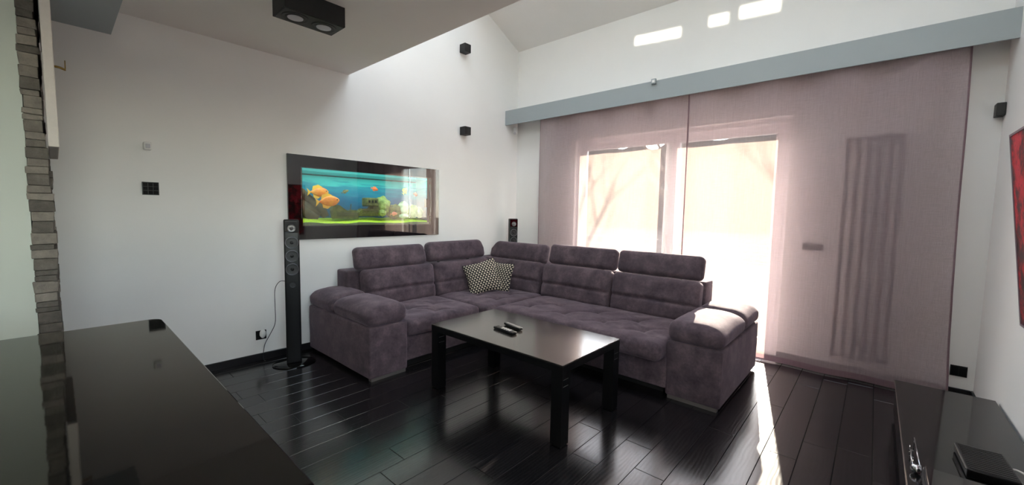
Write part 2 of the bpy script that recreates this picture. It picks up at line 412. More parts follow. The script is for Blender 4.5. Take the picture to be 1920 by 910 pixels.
struct('ceiling_gallery', MB().box(XA, XS, YF, 2.22, 2.96, 3.26), 'ceil')
struct('wall_gallery_absorber', MB().box(XA, XC, YF, YF + .02, 3.285, 4.78), 'absorber')  # added unseen dark panel, soaks up sun bouncing off the gallery wall
struct('floor_gallery_absorber', MB().box(XA, XS, YF, 2.22, 3.262, 3.285), 'absorber')  # added unseen dark layer, keeps gallery sun bounce down
struct('ceiling_beam', MB().box(XA, XS, YF, .347, 2.78, 2.96), 'beam')
for i, (a, b, c, d) in enumerate([q + r for r in (SKY_F, FILL_SKY_R) for q in SKX]):  # rear-slope frames belong to the added fill skylights
    mb = MB()
    for q in ((a, a + .07, c, d), (b - .07, b, c, d), (a, b, c, c + .07), (a, b, d - .07, d)):
        n = len(mb.v); mb.box(*q, .06, .2); mb.v[n:] = [(x, y, z + any_z(y)) for x, y, z in mb.v[n:]]
    fr = struct('window_%d' % (i + 2), mb, 'frame_white')
    mb = MB(); n = 0; mb.box(a + .06, b - .06, c + .06, d - .06, .12, .13); mb.v = [(x, y, z + any_z(y)) for x, y, z in mb.v]
    build('pane', mb, 'glass', fr)
mb = MB()
for q in ((FILL_WIN[0], FILL_WIN[0] + .06, FILL_WIN[2], FILL_WIN[3]), (FILL_WIN[1] - .06, FILL_WIN[1], FILL_WIN[2], FILL_WIN[3]), (.07, .13, FILL_WIN[2], FILL_WIN[3]), (FILL_WIN[0], FILL_WIN[1], FILL_WIN[2], FILL_WIN[2] + .06), (FILL_WIN[0], FILL_WIN[1], FILL_WIN[3] - .06, FILL_WIN[3])): mb.box(XC + .06, XC + .12, *q)
fill_win = struct('window_8', mb, 'frame_white')  # added unseen window that brightens the left side of the room
for q in ((FILL_WIN[0] + .06, .07), (.13, FILL_WIN[1] - .06)): build('pane', MB().box(XC + .085, XC + .09, q[0], q[1], FILL_WIN[2] + .06, FILL_WIN[3] - .06), 'glass', fill_win)
struct('baseboard_left', MB().chamfer(XA, XA + .015, -.04, YB, 0, .068, .004), 'base')
struct('baseboard_back', MB().chamfer(XA + .015, WX0, YB - .015, YB, 0, .068, .004).chamfer(WX1, XC - .015, YB - .015, YB, 0, .068, .004), 'base')
struct('baseboard_right', MB().chamfer(XC - .015, XC, YF, YB, 0, .068, .004), 'base')
# stone-clad partition beside the bar
part_w = struct('wall_partition', MB().box(-3.28, -3.10, YF, -.078, 0, 2.78).box(XA, -3.28, -.24, -.078, 0, 2.78), 'partition')
z = 0.0
while z < 2.76:
    hgt = min(random.choice((.028, .036, .045, .058)), 2.78 - z); x = -3.09 + random.uniform(-.007, .007); first = True
    while x > XA + .02:
        ln = random.uniform(.22, .5); x1 = max(XA, x - ln)
        if x1 - XA < .14: x1 = XA
        fy = random.uniform(-.010, .006) if z < 1.72 else random.uniform(-.026, -.011)
        y0 = -.078 - (random.uniform(-.002, .009) if first else 0)
        m2 = MB().rbox(((x + x1) / 2, (y0 + fy) / 2, z + hgt / 2), (x - x1 - .001, fy - y0, hgt - .001), .004, n=(1, 1, 1), seg=1)
        m2.v = [tuple(V(p) + noise.noise_vector(V((p[0] * 25, p[1] * 25, p[2] * 25))) * .005) if p[1] > -.07 or (first and p[0] > -3.12) else p for p in m2.v]
        build('stone', m2, 'stone', part_w); x = x1; first = False
    z += hgt

# ------------------------------------------------------------------ window
WY0, WY1 = 5.12, 5.20
win = MB()
def ring(m_, x0, x1, z0, z1, t_, y0, y1, tb=None):
    tb = t_ if tb is None else tb
    m_.box(x0, x0 + t_, y0, y1, z0, z1).box(x1 - t_, x1, y0, y1, z0, z1).box(x0 + t_, x1 - t_, y0, y1, z1 - t_, z1).box(x0 + t_, x1 - t_, y0, y1, z0, z0 + tb)
ring(win, WX0, WX1, 0, WZ1, .055, WY0 - .02, WY1 + .06, .03)
window = struct('window_1', win, 'frame_white')
for a, b, yy in ((WX0 + .055, -1.84, WY0), (-2.03, WX1 - .055, WY0 + .05)):
    m_ = MB(); ring(m_, a, b, .03, WZ1 - .055, .095, yy, yy + .045, .11); sash = build('sash', m_, 'frame_white', window)
    build('pane', MB().box(a + .09, b - .09, yy + .018, yy + .026, .13, WZ1 - .145), 'glass', sash)
build('handle', MB().rbox((-1.885, WY0 - .03, 1.08), (.025, .03, .14), .008, n=(1, 1, 1), seg=2), 'white', window, smooth=True)
ground = struct('ground', MB().box(-60, 60, -30, 90, -.35, -.13), 'terrace')
rail = thing('terrace_railing', 'galvanised terrace railing with horizontal bars seen through the sheer curtain', 'railing', (-2, 8.6, -.06))
for i in range(7):
    build('post', MB().box(-8 + i * 2 - .025, -8 + i * 2 + .025, 8.575, 8.625, -.06, .98), 'rail', rail)
for i in range(6): build('bar', MB().tube([(-8.4, 8.6, .12 + i * .165), (4.4, 8.6, .12 + i * .165)], .011, 6), 'rail', rail)
def tree(loc, h, seed, label, r0=.13):
    rnd = random.Random(seed); t = thing('bare_tree', label, 'tree', loc, 'bare garden trees'); tr = MB(); br = MB()
    def grow(p, d, ln, r, lev):
        pts = [V(p)]; rs = [r]; dd = V(d)
        for i in range(4):
            dd = (dd + V((rnd.uniform(-.16, .16), rnd.uniform(-.16, .16), rnd.uniform(-.04, .12)))).normalized()
            pts.append(pts[-1] + dd * ln / 4); rs.append(r * (1 - .16 * (i + 1)))
        (tr if lev == 0 else br).tube(pts, rs, 7 if lev < 2 else 4)
        if lev >= 4: return
        for i in range(5 if lev == 0 else 4):
            k = rnd.randint(2, 4); a = rnd.uniform(0, 2 * pi); sp = rnd.uniform(.5, 1.0)
            nd = (dd + V((cos(a) * sp, sin(a) * sp, rnd.uniform(-.1, .4)))).normalized()
            grow(pts[k], nd, ln * rnd.uniform(.55, .75), rs[k] * .6, lev + 1)
    grow(loc, (0, 0, 1), h * .4, r0, 0)
    build('trunk', tr, 'bark', t, smooth=True); build('branches', br, 'bark', t)
tree((-4.3, 12.2, -.06), 8, 3, 'bare leafless tree outside, left one behind the curtained window', .22)
tree((-2.1, 14.6, -.06), 9, 8, 'bare leafless tree outside, right one behind the curtained window', .22)

hd = MB().grid(lambda u, v: (-55 + 95 * u, 42 + 3 * sin(pi * v) * 0 + 4 * v + 1.2 * noise.noise(V((u * 40, v * 9, 0))), -.1 + (9.3 + 1.5 * noise.noise(V((u * 30, 0, 3)))) * sin(pi * v) ** .6), 160, 14)  # backdrop shape added to block bright sky along the horizon
tag(build('horizon_blocker', hd, 'horizon_blocker', None, smooth=False, loc=(-8, 44, -.06)), 'added dark backdrop outside blocking the bright horizon, hazy through the curtain', 'horizon_blocker')

# ------------------------------------------------------------------ pelmet, curtains, radiator
pel = thing('pelmet', 'long pale grey curtain pelmet box above the window', 'pelmet', (-1.86, 4.9, 2.835))
build('front_board', MB().box(XA, XC, 4.755, 4.775, 2.835, 3.055), 'pelmet', pel)
build('top_board', MB().box(XA, XC, 4.775, YB, 3.035, 3.055), 'pelmet', pel)
build('curtain_rail', MB().box(-3.85, .58, 4.815, 4.845, 2.99, 3.015), 'white', pel)
def curtain(x0, x1, label, ph, ruffle):
    t = thing('curtain', label, 'curtain', ((x0 + x1) / 2, 4.83, .012), 'sheer mauve curtain panels')
    def sheet(u, v, lo=.012, hi=2.99, dy=0):
        x = x0 + (x1 - x0) * u; zz = lo + (hi - lo) * v; hz = (zz - .012) / 2.98
        amp = .012 + .012 * hz
        y = 4.83 + amp * sin(x * 11 + ph + .5 * sin(x * 3)) + .006 * sin(x * 23 + ph * 2) * hz + dy + .005 * sin(x * 5 + zz * 2.2)
        if ruffle:
            e = max(0, (u - .80) / .20); low = max(0, 1 - zz / .9)
            y += -.05 * e * e * low * sin(zz * 6 + 1) + .02 * e * sin(zz * 4.1 + x * 3)
            x += -.035 * hz * e + .02 * e * low
        return (x, y, zz)
    build('panel', MB().grid(lambda u, v: sheet(u, v, .012), 150, 60), 'curtain', t, smooth=True)
    build('hem', MB().grid(lambda u, v: sheet(u, v, .012, .07, -.004), 150, 3), 'hem', t, smooth=True)
    for uu in ((0, .006), (.994, 1)):
        build('side_seam', MB().grid(lambda u, v: sheet(uu[0] + (uu[1] - uu[0]) * u, v, .012, 2.99, -.003), 3, 60), 'hem', t, smooth=True)
curtain(-3.78, -1.655, 'sheer mauve curtain panel behind the corner of the sofa, left of the two', .4, False)
curtain(-1.665, .515, 'sheer mauve curtain panel covering the radiator, right of the two', 2.1, True)
rad = thing('radiator', 'tall vertical tube radiator dimly seen behind the right curtain', 'radiator', (-.05, 5.0, .16))
for i in range(6): build('tube', MB().tube([(-.235 + i * .0745, 4.99, .2), (-.235 + i * .0745, 4.99, 2.21)], .018, 10), 'rad', rad, smooth=True)
for zz in (.18, 2.22): build('header', MB().tube([(-.262, 4.99, zz), (.165, 4.99, zz)], .021, 10), 'rad', rad, smooth=True)
for zz in (.3, 2.1): build('bracket', MB().box(-.08, -.04, 5.0, YB - .003, zz, zz + .03), 'rad', rad)
tb = thing('wall_control', 'small grey control box on the wall behind the right curtain', 'control', (-.46, 5.04, 1.16))
build('housing', MB().rbox((-.46, 5.035, 1.2), (.16, .03, .07), .008, n=(2, 1, 1), seg=2), 'grille', tb, smooth=True)
build('display', MB().box(-.51, -.43, 5.0185, 5.0205, 1.185, 1.215), 'blackp', tb)

# ------------------------------------------------------------------ corner sofa
sofa = thing('corner_sofa', 'large plum grey suede corner sofa with adjustable headrests', 'sofa', (-2.8, 3.3, 0))
def S(name, mb, mat='suede', parent=sofa, smooth=True, angle=None): return build(name, mb, mat, parent, smooth=smooth, angle=angle)
def frame(o, ang, tilt): return Matrix.Translation(o) @ Matrix.Rotation(ang, 4, 'Z') @ Matrix.Rotation(-tilt, 4, 'X')
def wr(p, s_, a): return a * (noise.noise(V((p[0] * s_, p[1] * s_, p[2] * s_))))
# bases
S('base', MB().rbox((-3.80, 3.05, .205), (1.16, 1.86, .27), .015, n=(1, 1, 1), seg=2))
S('base', MB().rbox((-2.775, 3.885, .205), (3.15, 1.23, .27), .015, n=(1, 1, 1), seg=2))
S('plinth', MB().box(-4.36, -3.27, 2.15, 3.3, .0, .072).box(-4.36, -1.25, 3.36, 4.46, 0, .072), 'soil', smooth=False)
def arm(x0, x1, y0, y1, axis, split, sign):
    cx, cy_ = (x0 + x1) / 2, (y0 + y1) / 2
    a = S('arm', MB().rbox((cx, cy_, .25), (x1 - x0, y1 - y0, .45), .018, n=(4, 4, 4), seg=2, fn=lambda p, h: (p[0] + wr(p, 4, .004), p[1] + wr(p, 5, .004), p[2])))
    def pad(px0, px1, py0, py1, tall):
        ov = .012
        def fn(p, h):
            u, v = p[0] / h[0], p[1] / h[1]
            up = max(0, p[2] / h[2])
            b = .018 * (1 - u ** 4) * (1 - v ** 4) * up
            edge = (-sign * u if axis == 'y' else sign * v)   # outer side rolls down
            b -= .05 * max(0, edge - .1) ** 2 * up
            return (p[0], p[1], p[2] + b + wr(p, 9, .006) * up)
        S('arm_pad', MB().rbox(((px0 + px1) / 2, (py0 + py1) / 2, .555 + tall / 2), (px1 - px0 + ov, py1 - py0 + ov, .17 + tall), .065, n=(9, 9, 3), seg=4, fn=fn))
    if axis == 'y':
        pad(x0, x1, y0, split - .008, .0); pad(x0, x1, split + .008, y1, .0)
        S('plinth_strip', MB().box(x0 + .02, x1 - .02, y0 + .006, y0 + .05, 0, .03), 'plinth', smooth=False)
        S('foot', MB().box(x0 + .05, x1 - .05, y1 - .12, y1 - .05, 0, .03), 'plinth', smooth=False)
    else:
        pad(split + .008, x1, y0, y1, .0); pad(x0, split - .008, y0, y1, .0)
        S('plinth_strip', MB().box(x1 - .05, x1 - .006, y0 + .02, y1 - .02, 0, .03), 'plinth', smooth=False)
        S('foot', MB().box(x0 + .05, x0 + .12, y0 + .05, y1 - .05, 0, .03), 'plinth', smooth=False)
arm(-4.395, -3.16, 1.74, 2.125, 'x', -3.86, -1)
arm(-1.205, -.79, 3.27, 4.52, 'y', 3.99, -1)
# back frames
S('back_frame', MB().rbox((-4.27, 3.27, .56), (.24, 2.46, .54), .02, n=(1, 4, 2), seg=2))
S('back_frame', MB().rbox((-2.80, 4.39, .56), (3.17, .24, .54), .02, n=(6, 1, 2), seg=2))
# seats
def seat(x0, x1, y0, y1, tufts, edge):
    def fn(p, h):
        u, v = p[0] / h[0], p[1] / h[1]; up = max(0, p[2] / h[2])
        z_ = .014 * (1 - u ** 6) * (1 - v ** 6)
        for tx, ty in tufts:
            dx, dy = p[0] + (x0 + x1) / 2 - tx, p[1] + (y0 + y1) / 2 - ty; r_ = sqrt(dx * dx + dy * dy)
            z_ -= .030 * exp(-(r_ / .05) ** 2)
            c1 = abs(dx - dy) / 1.414; c2 = abs(dx + dy) / 1.414
            z_ -= .017 * exp(-(min(c1, c2) / .018) ** 2) * exp(-(r_ / .17) ** 2)
        z_ += wr((p[0] + x0, p[1] + y0, 0), 7, .008)
        return (p[0], p[1], p[2] + z_ * up)
    nx, ny = int((x1 - x0) / .022), int((y1 - y0) / .022)
    S('seat', MB().rbox(((x0 + x1) / 2, (y0 + y1) / 2, .385), (x1 - x0, y1 - y0, .15), .045, n=(nx, ny, 2), seg=3, fn=fn))
seat(-3.98, -3.165, 2.135, 3.06, [(-3.62, 2.45), (-3.62, 2.78), (-3.36, 2.6)], 'x')
seat(-4.0, -3.06, 3.075, 4.06, [(-3.62, 3.45), (-3.3, 3.45), (-3.35, 3.75)], 'y')
seat(-3.05, -1.215, 3.14, 4.06, [(-2.8, 3.45), (-2.35, 3.45), (-1.9, 3.45), (-1.5, 3.45), (-2.58, 3.72), (-2.12, 3.72), (-1.68, 3.72)], 'y')
# backrest cushions and headrests (local: x width, -y front, z height)
def backrest(o, ang, wd, skew=0):
    def fn(p, h):
        u, w_ = p[0] / h[0], p[2] / h[2]; fr = max(0, -p[1] / h[1])
        b = .030 * (1 - u ** 6) * (1 - .5 * w_ * w_) - .030 * exp(-((w_ + .12 + .05 * u * u) / .07) ** 2)
        b += wr((p[0] * 1 + o[0] * 3, p[2] * .35, o[1]), 26, .006) * exp(-((w_ - .05) / .3) ** 2)
        return (p[0] + skew * w_, p[1] - b * fr, p[2])
    S('back_cushion', MB().rbox((0, 0, .21), (wd, .17, .42), .05, frame(o, ang, .16), n=(40, 3, 22), seg=3, fn=fn))
def headrest(o, ang, wd, taper=(0, 0), tilt=.24):
    def fn(p, h):
        u, w_ = p[0] / h[0], p[2] / h[2]; b = .016 * (1 - u ** 4) * (1 - w_ * w_) * (-p[1] / h[1])
        x_ = p[0] - (taper[1] if u > 0 else -taper[0]) * abs(u) * max(0, w_)
        return (x_ , p[1] - b + wr((p[0] * 2, p[2], o[0]), 9, .004), p[2])
    S('headrest', MB().rbox((0, 0, .12), (wd, .125, .245), .05, frame(o, ang, tilt), n=(18, 3, 8), seg=4, fn=fn))
A90 = pi / 2
backrest((-3.99, 2.60, .43), A90, .90); backrest((-3.99, 3.53, .43), A90, .93)
backrest((-3.62, 4.09, .43), 0, .95); backrest((-2.635, 4.09, .43), 0, .93); backrest((-1.675, 4.09, .43), 0, .92)
headrest((-4.08, 2.545, .845), A90, .90, (.0, .03)); headrest((-4.08, 3.50, .86), A90, .96, (.02, .05))
headrest((-3.61, 4.17, .835), 0, .98, (.10, .0)); headrest((-2.60, 4.17, .852), 0, .92); headrest((-1.665, 4.17, .852), 0, .90)
for xx, yy, ang in ((-4.15, 2.3, 1), (-4.15, 2.8, 1), (-4.15, 3.25, 1), (-4.15, 3.75, 1), (-3.9, 4.26, 0), (-3.35, 4.26, 0), (-2.85, 4.26, 0), (-2.35, 4.26, 0), (-1.9, 4.26, 0), (-1.45, 4.26, 0)):
    S('headrest_hinge', MB().box(xx - .012, xx + .012, yy - .012, yy + .012, .80, .95), 'steel', smooth=False)
# throw pillows
def pillow(o, rot, sz, label, ang):
    n_ = 26; m_ = MB(); uv = []
    T = Matrix.Translation(o) @ rot
    def P(u, v, s_):
        a, b = 2 * u - 1, 2 * v - 1
        k = max(0, (1 - a * a) * (1 - b * b)) ** .42
        pin = 1 - .10 * (1 - abs(a) ** 1.0) * abs(b) ** 2; pin2 = 1 - .10 * (1 - abs(b)) * abs(a) ** 2
        return T @ V((a * sz / 2 * pin2, s_ * .075 * k, b * sz / 2 * pin))
    for s_ in (-1, 1):
        m_.grid(lambda u, v: P(u, v, s_), n_, n_)
        if s_ == 1:
            half = n_ * n_; m_.f[half:] = [tuple(reversed(f)) for f in m_.f[half:]]
        uv += [(i / n_, j / n_) for j in range(n_ + 1) for i in range(n_ + 1)]
    m_.uv = uv
    o_ = build('throw_pillow', m_, 'pillow', None, smooth=True, loc=o); tag(o_, label, 'cushion', 'patterned throw pillows in the sofa corner')
def rz(a): return Matrix.Rotation(a, 4, 'Z')
def rx(a): return Matrix.Rotation(a, 4, 'X')
def ry(a): return Matrix.Rotation(a, 4, 'Y')
pillow((-3.66, 3.86, .635), rz(.20) @ rx(-.25) @ ry(.06), .40, 'black and cream patterned pillow leaning behind the other, nearer the window', 0)
pillow((-3.70, 3.60, .655), rz(.75) @ rx(-.40) @ ry(-.30), .42, 'black and cream patterned pillow in front, tilted against the left backrest', 0)

# ------------------------------------------------------------------ coffee table with remotes
TX0, TX1, TY0, TY1, TZ = -2.725, -1.395, 2.065, 2.825, .545
tab = thing('coffee_table', 'black rectangular coffee table with thick square legs', 'table', ((TX0 + TX1) / 2, (TY0 + TY1) / 2, 0))
build('table_top', MB().chamfer(TX0, TX1, TY0, TY1, TZ - .010, TZ, .002), 'table', tab)
for q in ((TX0 + .001, TX1 - .001, TY0 + .001, TY0 + .02), (TX0 + .001, TX1 - .001, TY1 - .02, TY1 - .001), (TX0 + .001, TX0 + .02, TY0 + .02, TY1 - .02), (TX1 - .02, TX1 - .001, TY0 + .02, TY1 - .02)):
    build('apron', MB().box(*q, TZ - .055, TZ - .010), 'leg', tab)
L_ = .088
for ax_, ay in ((TX0, TY0), (TX1 - L_, TY0), (TX0, TY1 - L_), (TX1 - L_, TY1 - L_)):
    lg = build('leg', MB().box(ax_ + .002, ax_ + L_ - .002, ay + .002, ay + L_ - .002, .006, TZ - .055), 'leg', tab)
    build('glide', MB().box(ax_ + .012, ax_ + L_ - .012, ay + .012, ay + L_ - .012, 0, .006), 'grille', lg)
    for zz in (.40, .445):
        build('inlay_strip', MB().box(ax_ + L_ - .003, ax_ + L_ - .0008, ay + .012, ay + L_ - .02, zz, zz + .003), 'steel', lg)
def remote(c, ang, ln, wd, label, curved):
    t = thing('remote_control', label, 'remote', c, 'remotes on the coffee table'); T = Matrix.Translation(c) @ rz(ang)
    def fn(p, h): return (p[0], p[1] * (1 + (.12 * cos(p[0] / h[0] * 3.0) if curved else 0)), p[2] + (.004 * (p[0] / h[0]) ** 2 if curved else 0))
    bd = build('body', MB().rbox((0, 0, .011), (ln, wd, .02), .008, T, n=(8, 2, 1), seg=2, fn=fn), 'blackp', t, smooth=True)
    build('face_plate', MB().rbox((ln * .10 if not curved else 0, 0, .0225), (ln * (.5 if not curved else .86), wd * .66, .003), .001, T, n=(2, 2, 1), seg=1), 'silver' if not curved else 'dullgrey', bd, smooth=True)
    for i in range(7):
        for j in range(3):
            build('button', MB().lathe([(.0052, .023), (.0052, .0262), (.004, .0268)], 8, T @ Matrix.Translation((-ln * .38 + i * ln * .12, (j - 1) * wd * .24, 0))), 'grille' if not curved else 'steel', bd)
remote((-2.145, 2.345, TZ), -.12, .235, .052, 'black remote with silver plate, nearer the table front edge', False)
remote((-2.165, 2.465, TZ), -.22, .215, .046, 'slim dark curved remote lying behind the thicker one', True)

# ------------------------------------------------------------------ bar counter
bar = thing('bar_counter', 'high gloss black bar counter with rounded corner in the foreground', 'counter', (-1.1, -.15, 0))
def rrect(x0, x1, y0, y1, r, n_=6):
    pts = []
    for cx, cy_, a0 in ((x1 - r, y1 - r, 0), (x0 + r, y1 - r, 90), (x0 + r, y0 + r, 180), (x1 - r, y0 + r, 270)):
        pts += [(cx + r * cos(radians(a0 + 90 * i / n_)), cy_ + r * sin(radians(a0 + 90 * i / n_))) for i in range(n_ + 1)]
    return pts
def slab(pts, z0, z1, b=.003):
    n_ = len(pts); cx = sum(p[0] for p in pts) / n_; cy_ = sum(p[1] for p in pts) / n_
    def ins(p): d = V((p[0] - cx, p[1] - cy_)); return (p[0] - b * (1 if d.x > 0 else -1), p[1] - b * (1 if d.y > 0 else -1))
    vs = [(x, y, z0) for x, y in pts] + [(x, y, z1 - b) for x, y in pts] + [ins(p) + (z1,) for p in pts]
    fs = [tuple(range(n_ - 1, -1, -1)), tuple(range(2 * n_, 3 * n_))]
    for k in (0, n_): fs += [(k + i, k + (i + 1) % n_, k + n_ + (i + 1) % n_, k + n_ + i) for i in range(n_)]
    return MB().add(vs, fs)
build('worktop', slab(rrect(-2.03, -.16, -.58, .255, .035), 1.026, 1.066), 'gloss', bar)
build('body', MB().box(-1.96, -.22, -.50, .17, .08, 1.026), 'blackp', bar)
build('plinth', MB().box(-1.92, -.26, -.46, .12, 0, .08), 'soil', bar)
for i in range(3): build('front_panel', MB().chamfer(-1.955 + i * .58, -1.385 + i * .58, .17, .188, .09, 1.02, .002), 'blackp', bar)

pic = thing('canvas_picture', 'pale thick-edged canvas hanging on the stone-clad wall, seen edge on', 'picture', (-3.47, .014, 1.775))
build('canvas', MB().rbox((-3.47, .0135, 2.19), (.86, .037, .83), .004, n=(1, 1, 1), seg=2), 'canvas', pic)
build('hanging_bar', MB().box(-3.8, -3.2, -.009, -.004, 2.4, 2.43), 'steel', pic)
hook = thing('brass_hook', 'small brass hook sticking out beyond the pale canvas edge', 'hook', (-3.3, .034, 2.20))
build('arm', MB().tube([(-3.3, .033, 2.222), (-3.3, .055, 2.22), (-3.3, .074, 2.213)], .006, 8), 'brass', hook, smooth=True)
build('prong', MB().tube([(-3.3, .074, 2.208), (-3.3, .0745, 2.262)], .0022, 6), 'brass', hook, smooth=True)

# ------------------------------------------------------------------ aquarium set in the left wall
aq = thing('aquarium', 'wall aquarium in a wide black glass frame above the sofa', 'aquarium', (XA, 2.5, 1.17))
m_ = MB(); OY0, OY1, OZ0, OZ1, IY0, IY1, IZ0, IZ1 = 1.562, 3.442, 1.168, 2.032, 1.698, 3.302, 1.312, 1.905
for a in ((OY0, IY0, OZ0, OZ1), (IY1, OY1, OZ0, OZ1), (IY0, IY1, OZ0, IZ0), (IY0, IY1, IZ1, OZ1)): m_.box(XA + .002, XA + .028, *a)
build('frame', m_, 'piano', aq)
build('front_glass', MB().box(XA + .0275, XA + .031, IY0 - .01, IY1 + .01, IZ0 - .01, IZ1 + .01), 'aqglass', aq)
TB = -4.86
build('backdrop', MB().box(TB, TB + .005, 1.66, 3.408, 1.26, 1.98).box(TB, XA - .03, 3.402, 3.408, 1.262, 1.98), 'backdrop', aq)
build('tank_shell', MB().box(TB, XA - .002, 1.65, 1.662, 1.25, 1.99).box(TB, XA - .002, 3.409, 3.42, 1.25, 1.99).box(TB, XA - .002, 1.662, 3.409, 1.25, 1.262).box(TB, XA - .002, 1.662, 3.409, 1.982, 1.99).box(TB - .01, TB - .001, 1.65, 3.42, 1.25, 1.99), 'tank', aq)
build('water_surface', MB().box(TB + .006, XA + .001, 1.663, 3.401, 1.876, 1.879), 'water', aq)
build('waterline', MB().box(TB + .0055, TB + .007, 1.67, 3.40, 1.868, 1.876), 'tank', aq)
hood = build('lamp_hood', MB().box(-4.55, -4.44, 1.72, 3.38, 1.95, 1.975), 'tank', aq)
flt = build('filter_pipe', MB().box(-4.46, -4.44, 3.30, 3.325, 1.28, 1.95).box(-4.47, -4.43, 3.265, 3.30, 1.53, 1.64), 'tank', aq)
lamp = light('aquarium_lamp', 'AREA', (-4.49, 2.54, 1.945), (-.25, 0, -1), 11, (.93, 1, .92), shape='RECTANGLE', size=.1, size_y=1.7)
lamp.rotation_euler = (0, .245, 0); lamp.parent = aq; lamp.location = V((-4.49, 2.54, 1.945)) - OFF[aq.name]
sand = MB(); sand.grid(lambda u, v: (XA - .012 - .42 * v, 1.664 + 1.736 * u, 1.335 + .05 * v + .010 * noise.noise(V((u * 9, v * 4, 0))) + .006 * sin(u * 17)), 90, 18)
so = build('aquarium_gravel', sand, 'sand', None, smooth=True, loc=(-4.6, 2.6, 1.34)); tag(so, 'yellow green gravel bed inside the wall aquarium', 'gravel'); so['kind'] = 'stuff'
ss = build('gravel_side', MB().grid(lambda u, v: (XA - .012, 1.664 + 1.736 * u, 1.263 + (1.335 + .010 * noise.noise(V((u * 9, 0, 0))) + .006 * sin(u * 17) - 1.263) * v), 90, 2), 'sandside', so)
ss['kind'] = 'stuff'
def blob(c, r, sc_, seed, amp=.35, n_=16):
    m_ = MB(); vs = []; 
    def P(u, v):
        th, ph = v * pi, u * 2 * pi; d = V((sin(th) * cos(ph), sin(th) * sin(ph), cos(th)))
        k = 1 + amp * noise.noise(d * 1.7 + V((seed, 0, 0))) + amp * .5 * noise.noise(d * 4 + V((0, seed, 0)))
        return V(c) + V((d.x * sc_[0], d.y * sc_[1], d.z * sc_[2])) * r * k
    return m_.grid(P, n_ * 2, n_)
dw = MB().tube([(-4.66, 1.70, 1.75), (-4.64, 1.80, 1.67), (-4.62, 1.90, 1.57), (-4.6, 1.98, 1.50), (-4.58, 2.05, 1.40)], [.035, .045, .05, .06, .035], 9)
dw.tube([(-4.68, 1.69, 1.62), (-4.64, 1.83, 1.52), (-4.6, 1.98, 1.42)], [.03, .06, .05], 9).tube([(-4.62, 1.75, 1.52), (-4.6, 1.86, 1.43), (-4.58, 1.95, 1.38)], [.05, .06, .04], 9)
dw.v = [(p[0] - .11, p[1] + .02, p[2]) for p in dw.v]
dw.v = [tuple(V(p) + noise.noise_vector(V(p) * 17) * .016) for p in dw.v]
tag(build('driftwood', dw, 'drift', None, smooth=True, loc=(-4.62, 1.85, 1.38)), 'brown driftwood leaning in the left end of the aquarium', 'driftwood')
def wreck(y0, y1, z0, zt0, zt1, label, cabin):
    t = thing('sunken_ship', label, 'ornament', (-4.63, (y0 + y1) / 2, z0), 'broken ship ornament in the aquarium')
    m_ = MB(); nn = 12
    def P(u, v):
        yy = y0 + (y1 - y0) * u; top = zt0 + (zt1 - zt0) * u + .02 * sin(u * 9); a = pi * (v - .5)
        wdt = .075 * (.35 + .65 * sin(pi * min(1, .12 + u * .9))); zz = z0 + (top - z0) * (1 - cos(a * .98)) if False else z0 + (top - z0) * abs(2 * v - 1) ** 1.6
        return V((-4.63 + wdt * (2 * v - 1) * (1 if abs(2 * v - 1) < .9 else .93), yy, zz))
    m_.grid(P, nn, 12); dk = [(P(u_ / nn, .12), P(u_ / nn, .88)) for u_ in range(nn + 1)]
    m_.v = [tuple(V(p) + noise.noise_vector(V(p) * 30) * .006) for p in m_.v]
    build('hull', m_, 'wreck', t, smooth=True)
    d_ = MB(); d_.add([tuple(q) for pr in dk for q in pr], [(2 * i, 2 * i + 1, 2 * i + 3, 2 * i + 2) for i in range(nn)])
    build('deck', d_, 'wreck', t)
    for i in range(1, 5):
        f = i / 5; build('plank_rib', MB().box(-4.567, -4.555, y0 + (y1 - y0) * .1, y1 - (y1 - y0) * .1, z0 + .02 + f * (zt1 - z0) * .75, z0 + .026 + f * (zt1 - z0) * .75), 'drift', t)
    if cabin:
        yc = y1 - .1; build('cabin', MB().rbox((-4.63, yc, zt1 + .02), (.12, .16, .10), .012, n=(2, 2, 2), seg=1), 'wreck', t)
        for k in range(3): build('porthole', MB().box(-4.571, -4.567, yc - .055 + k * .042, yc - .032 + k * .042, zt1 + .01, zt1 + .04), 'tank', t)
    build('mast', MB().tube([(-4.63, (y0 + y1) / 2 + .06, z0 + .05), (-4.63, (y0 + y1) / 2 + .075, zt1 + (.10 if not cabin else .02))], .006, 6), 'drift', t)
wreck(2.10, 2.42, 1.375, 1.53, 1.45, 'mossy front half of a sunken ship ornament below the big orange fish', False)
wreck(2.42, 2.68, 1.405, 1.46, 1.56, 'mossy stern half of a sunken ship ornament with square cabin', True)
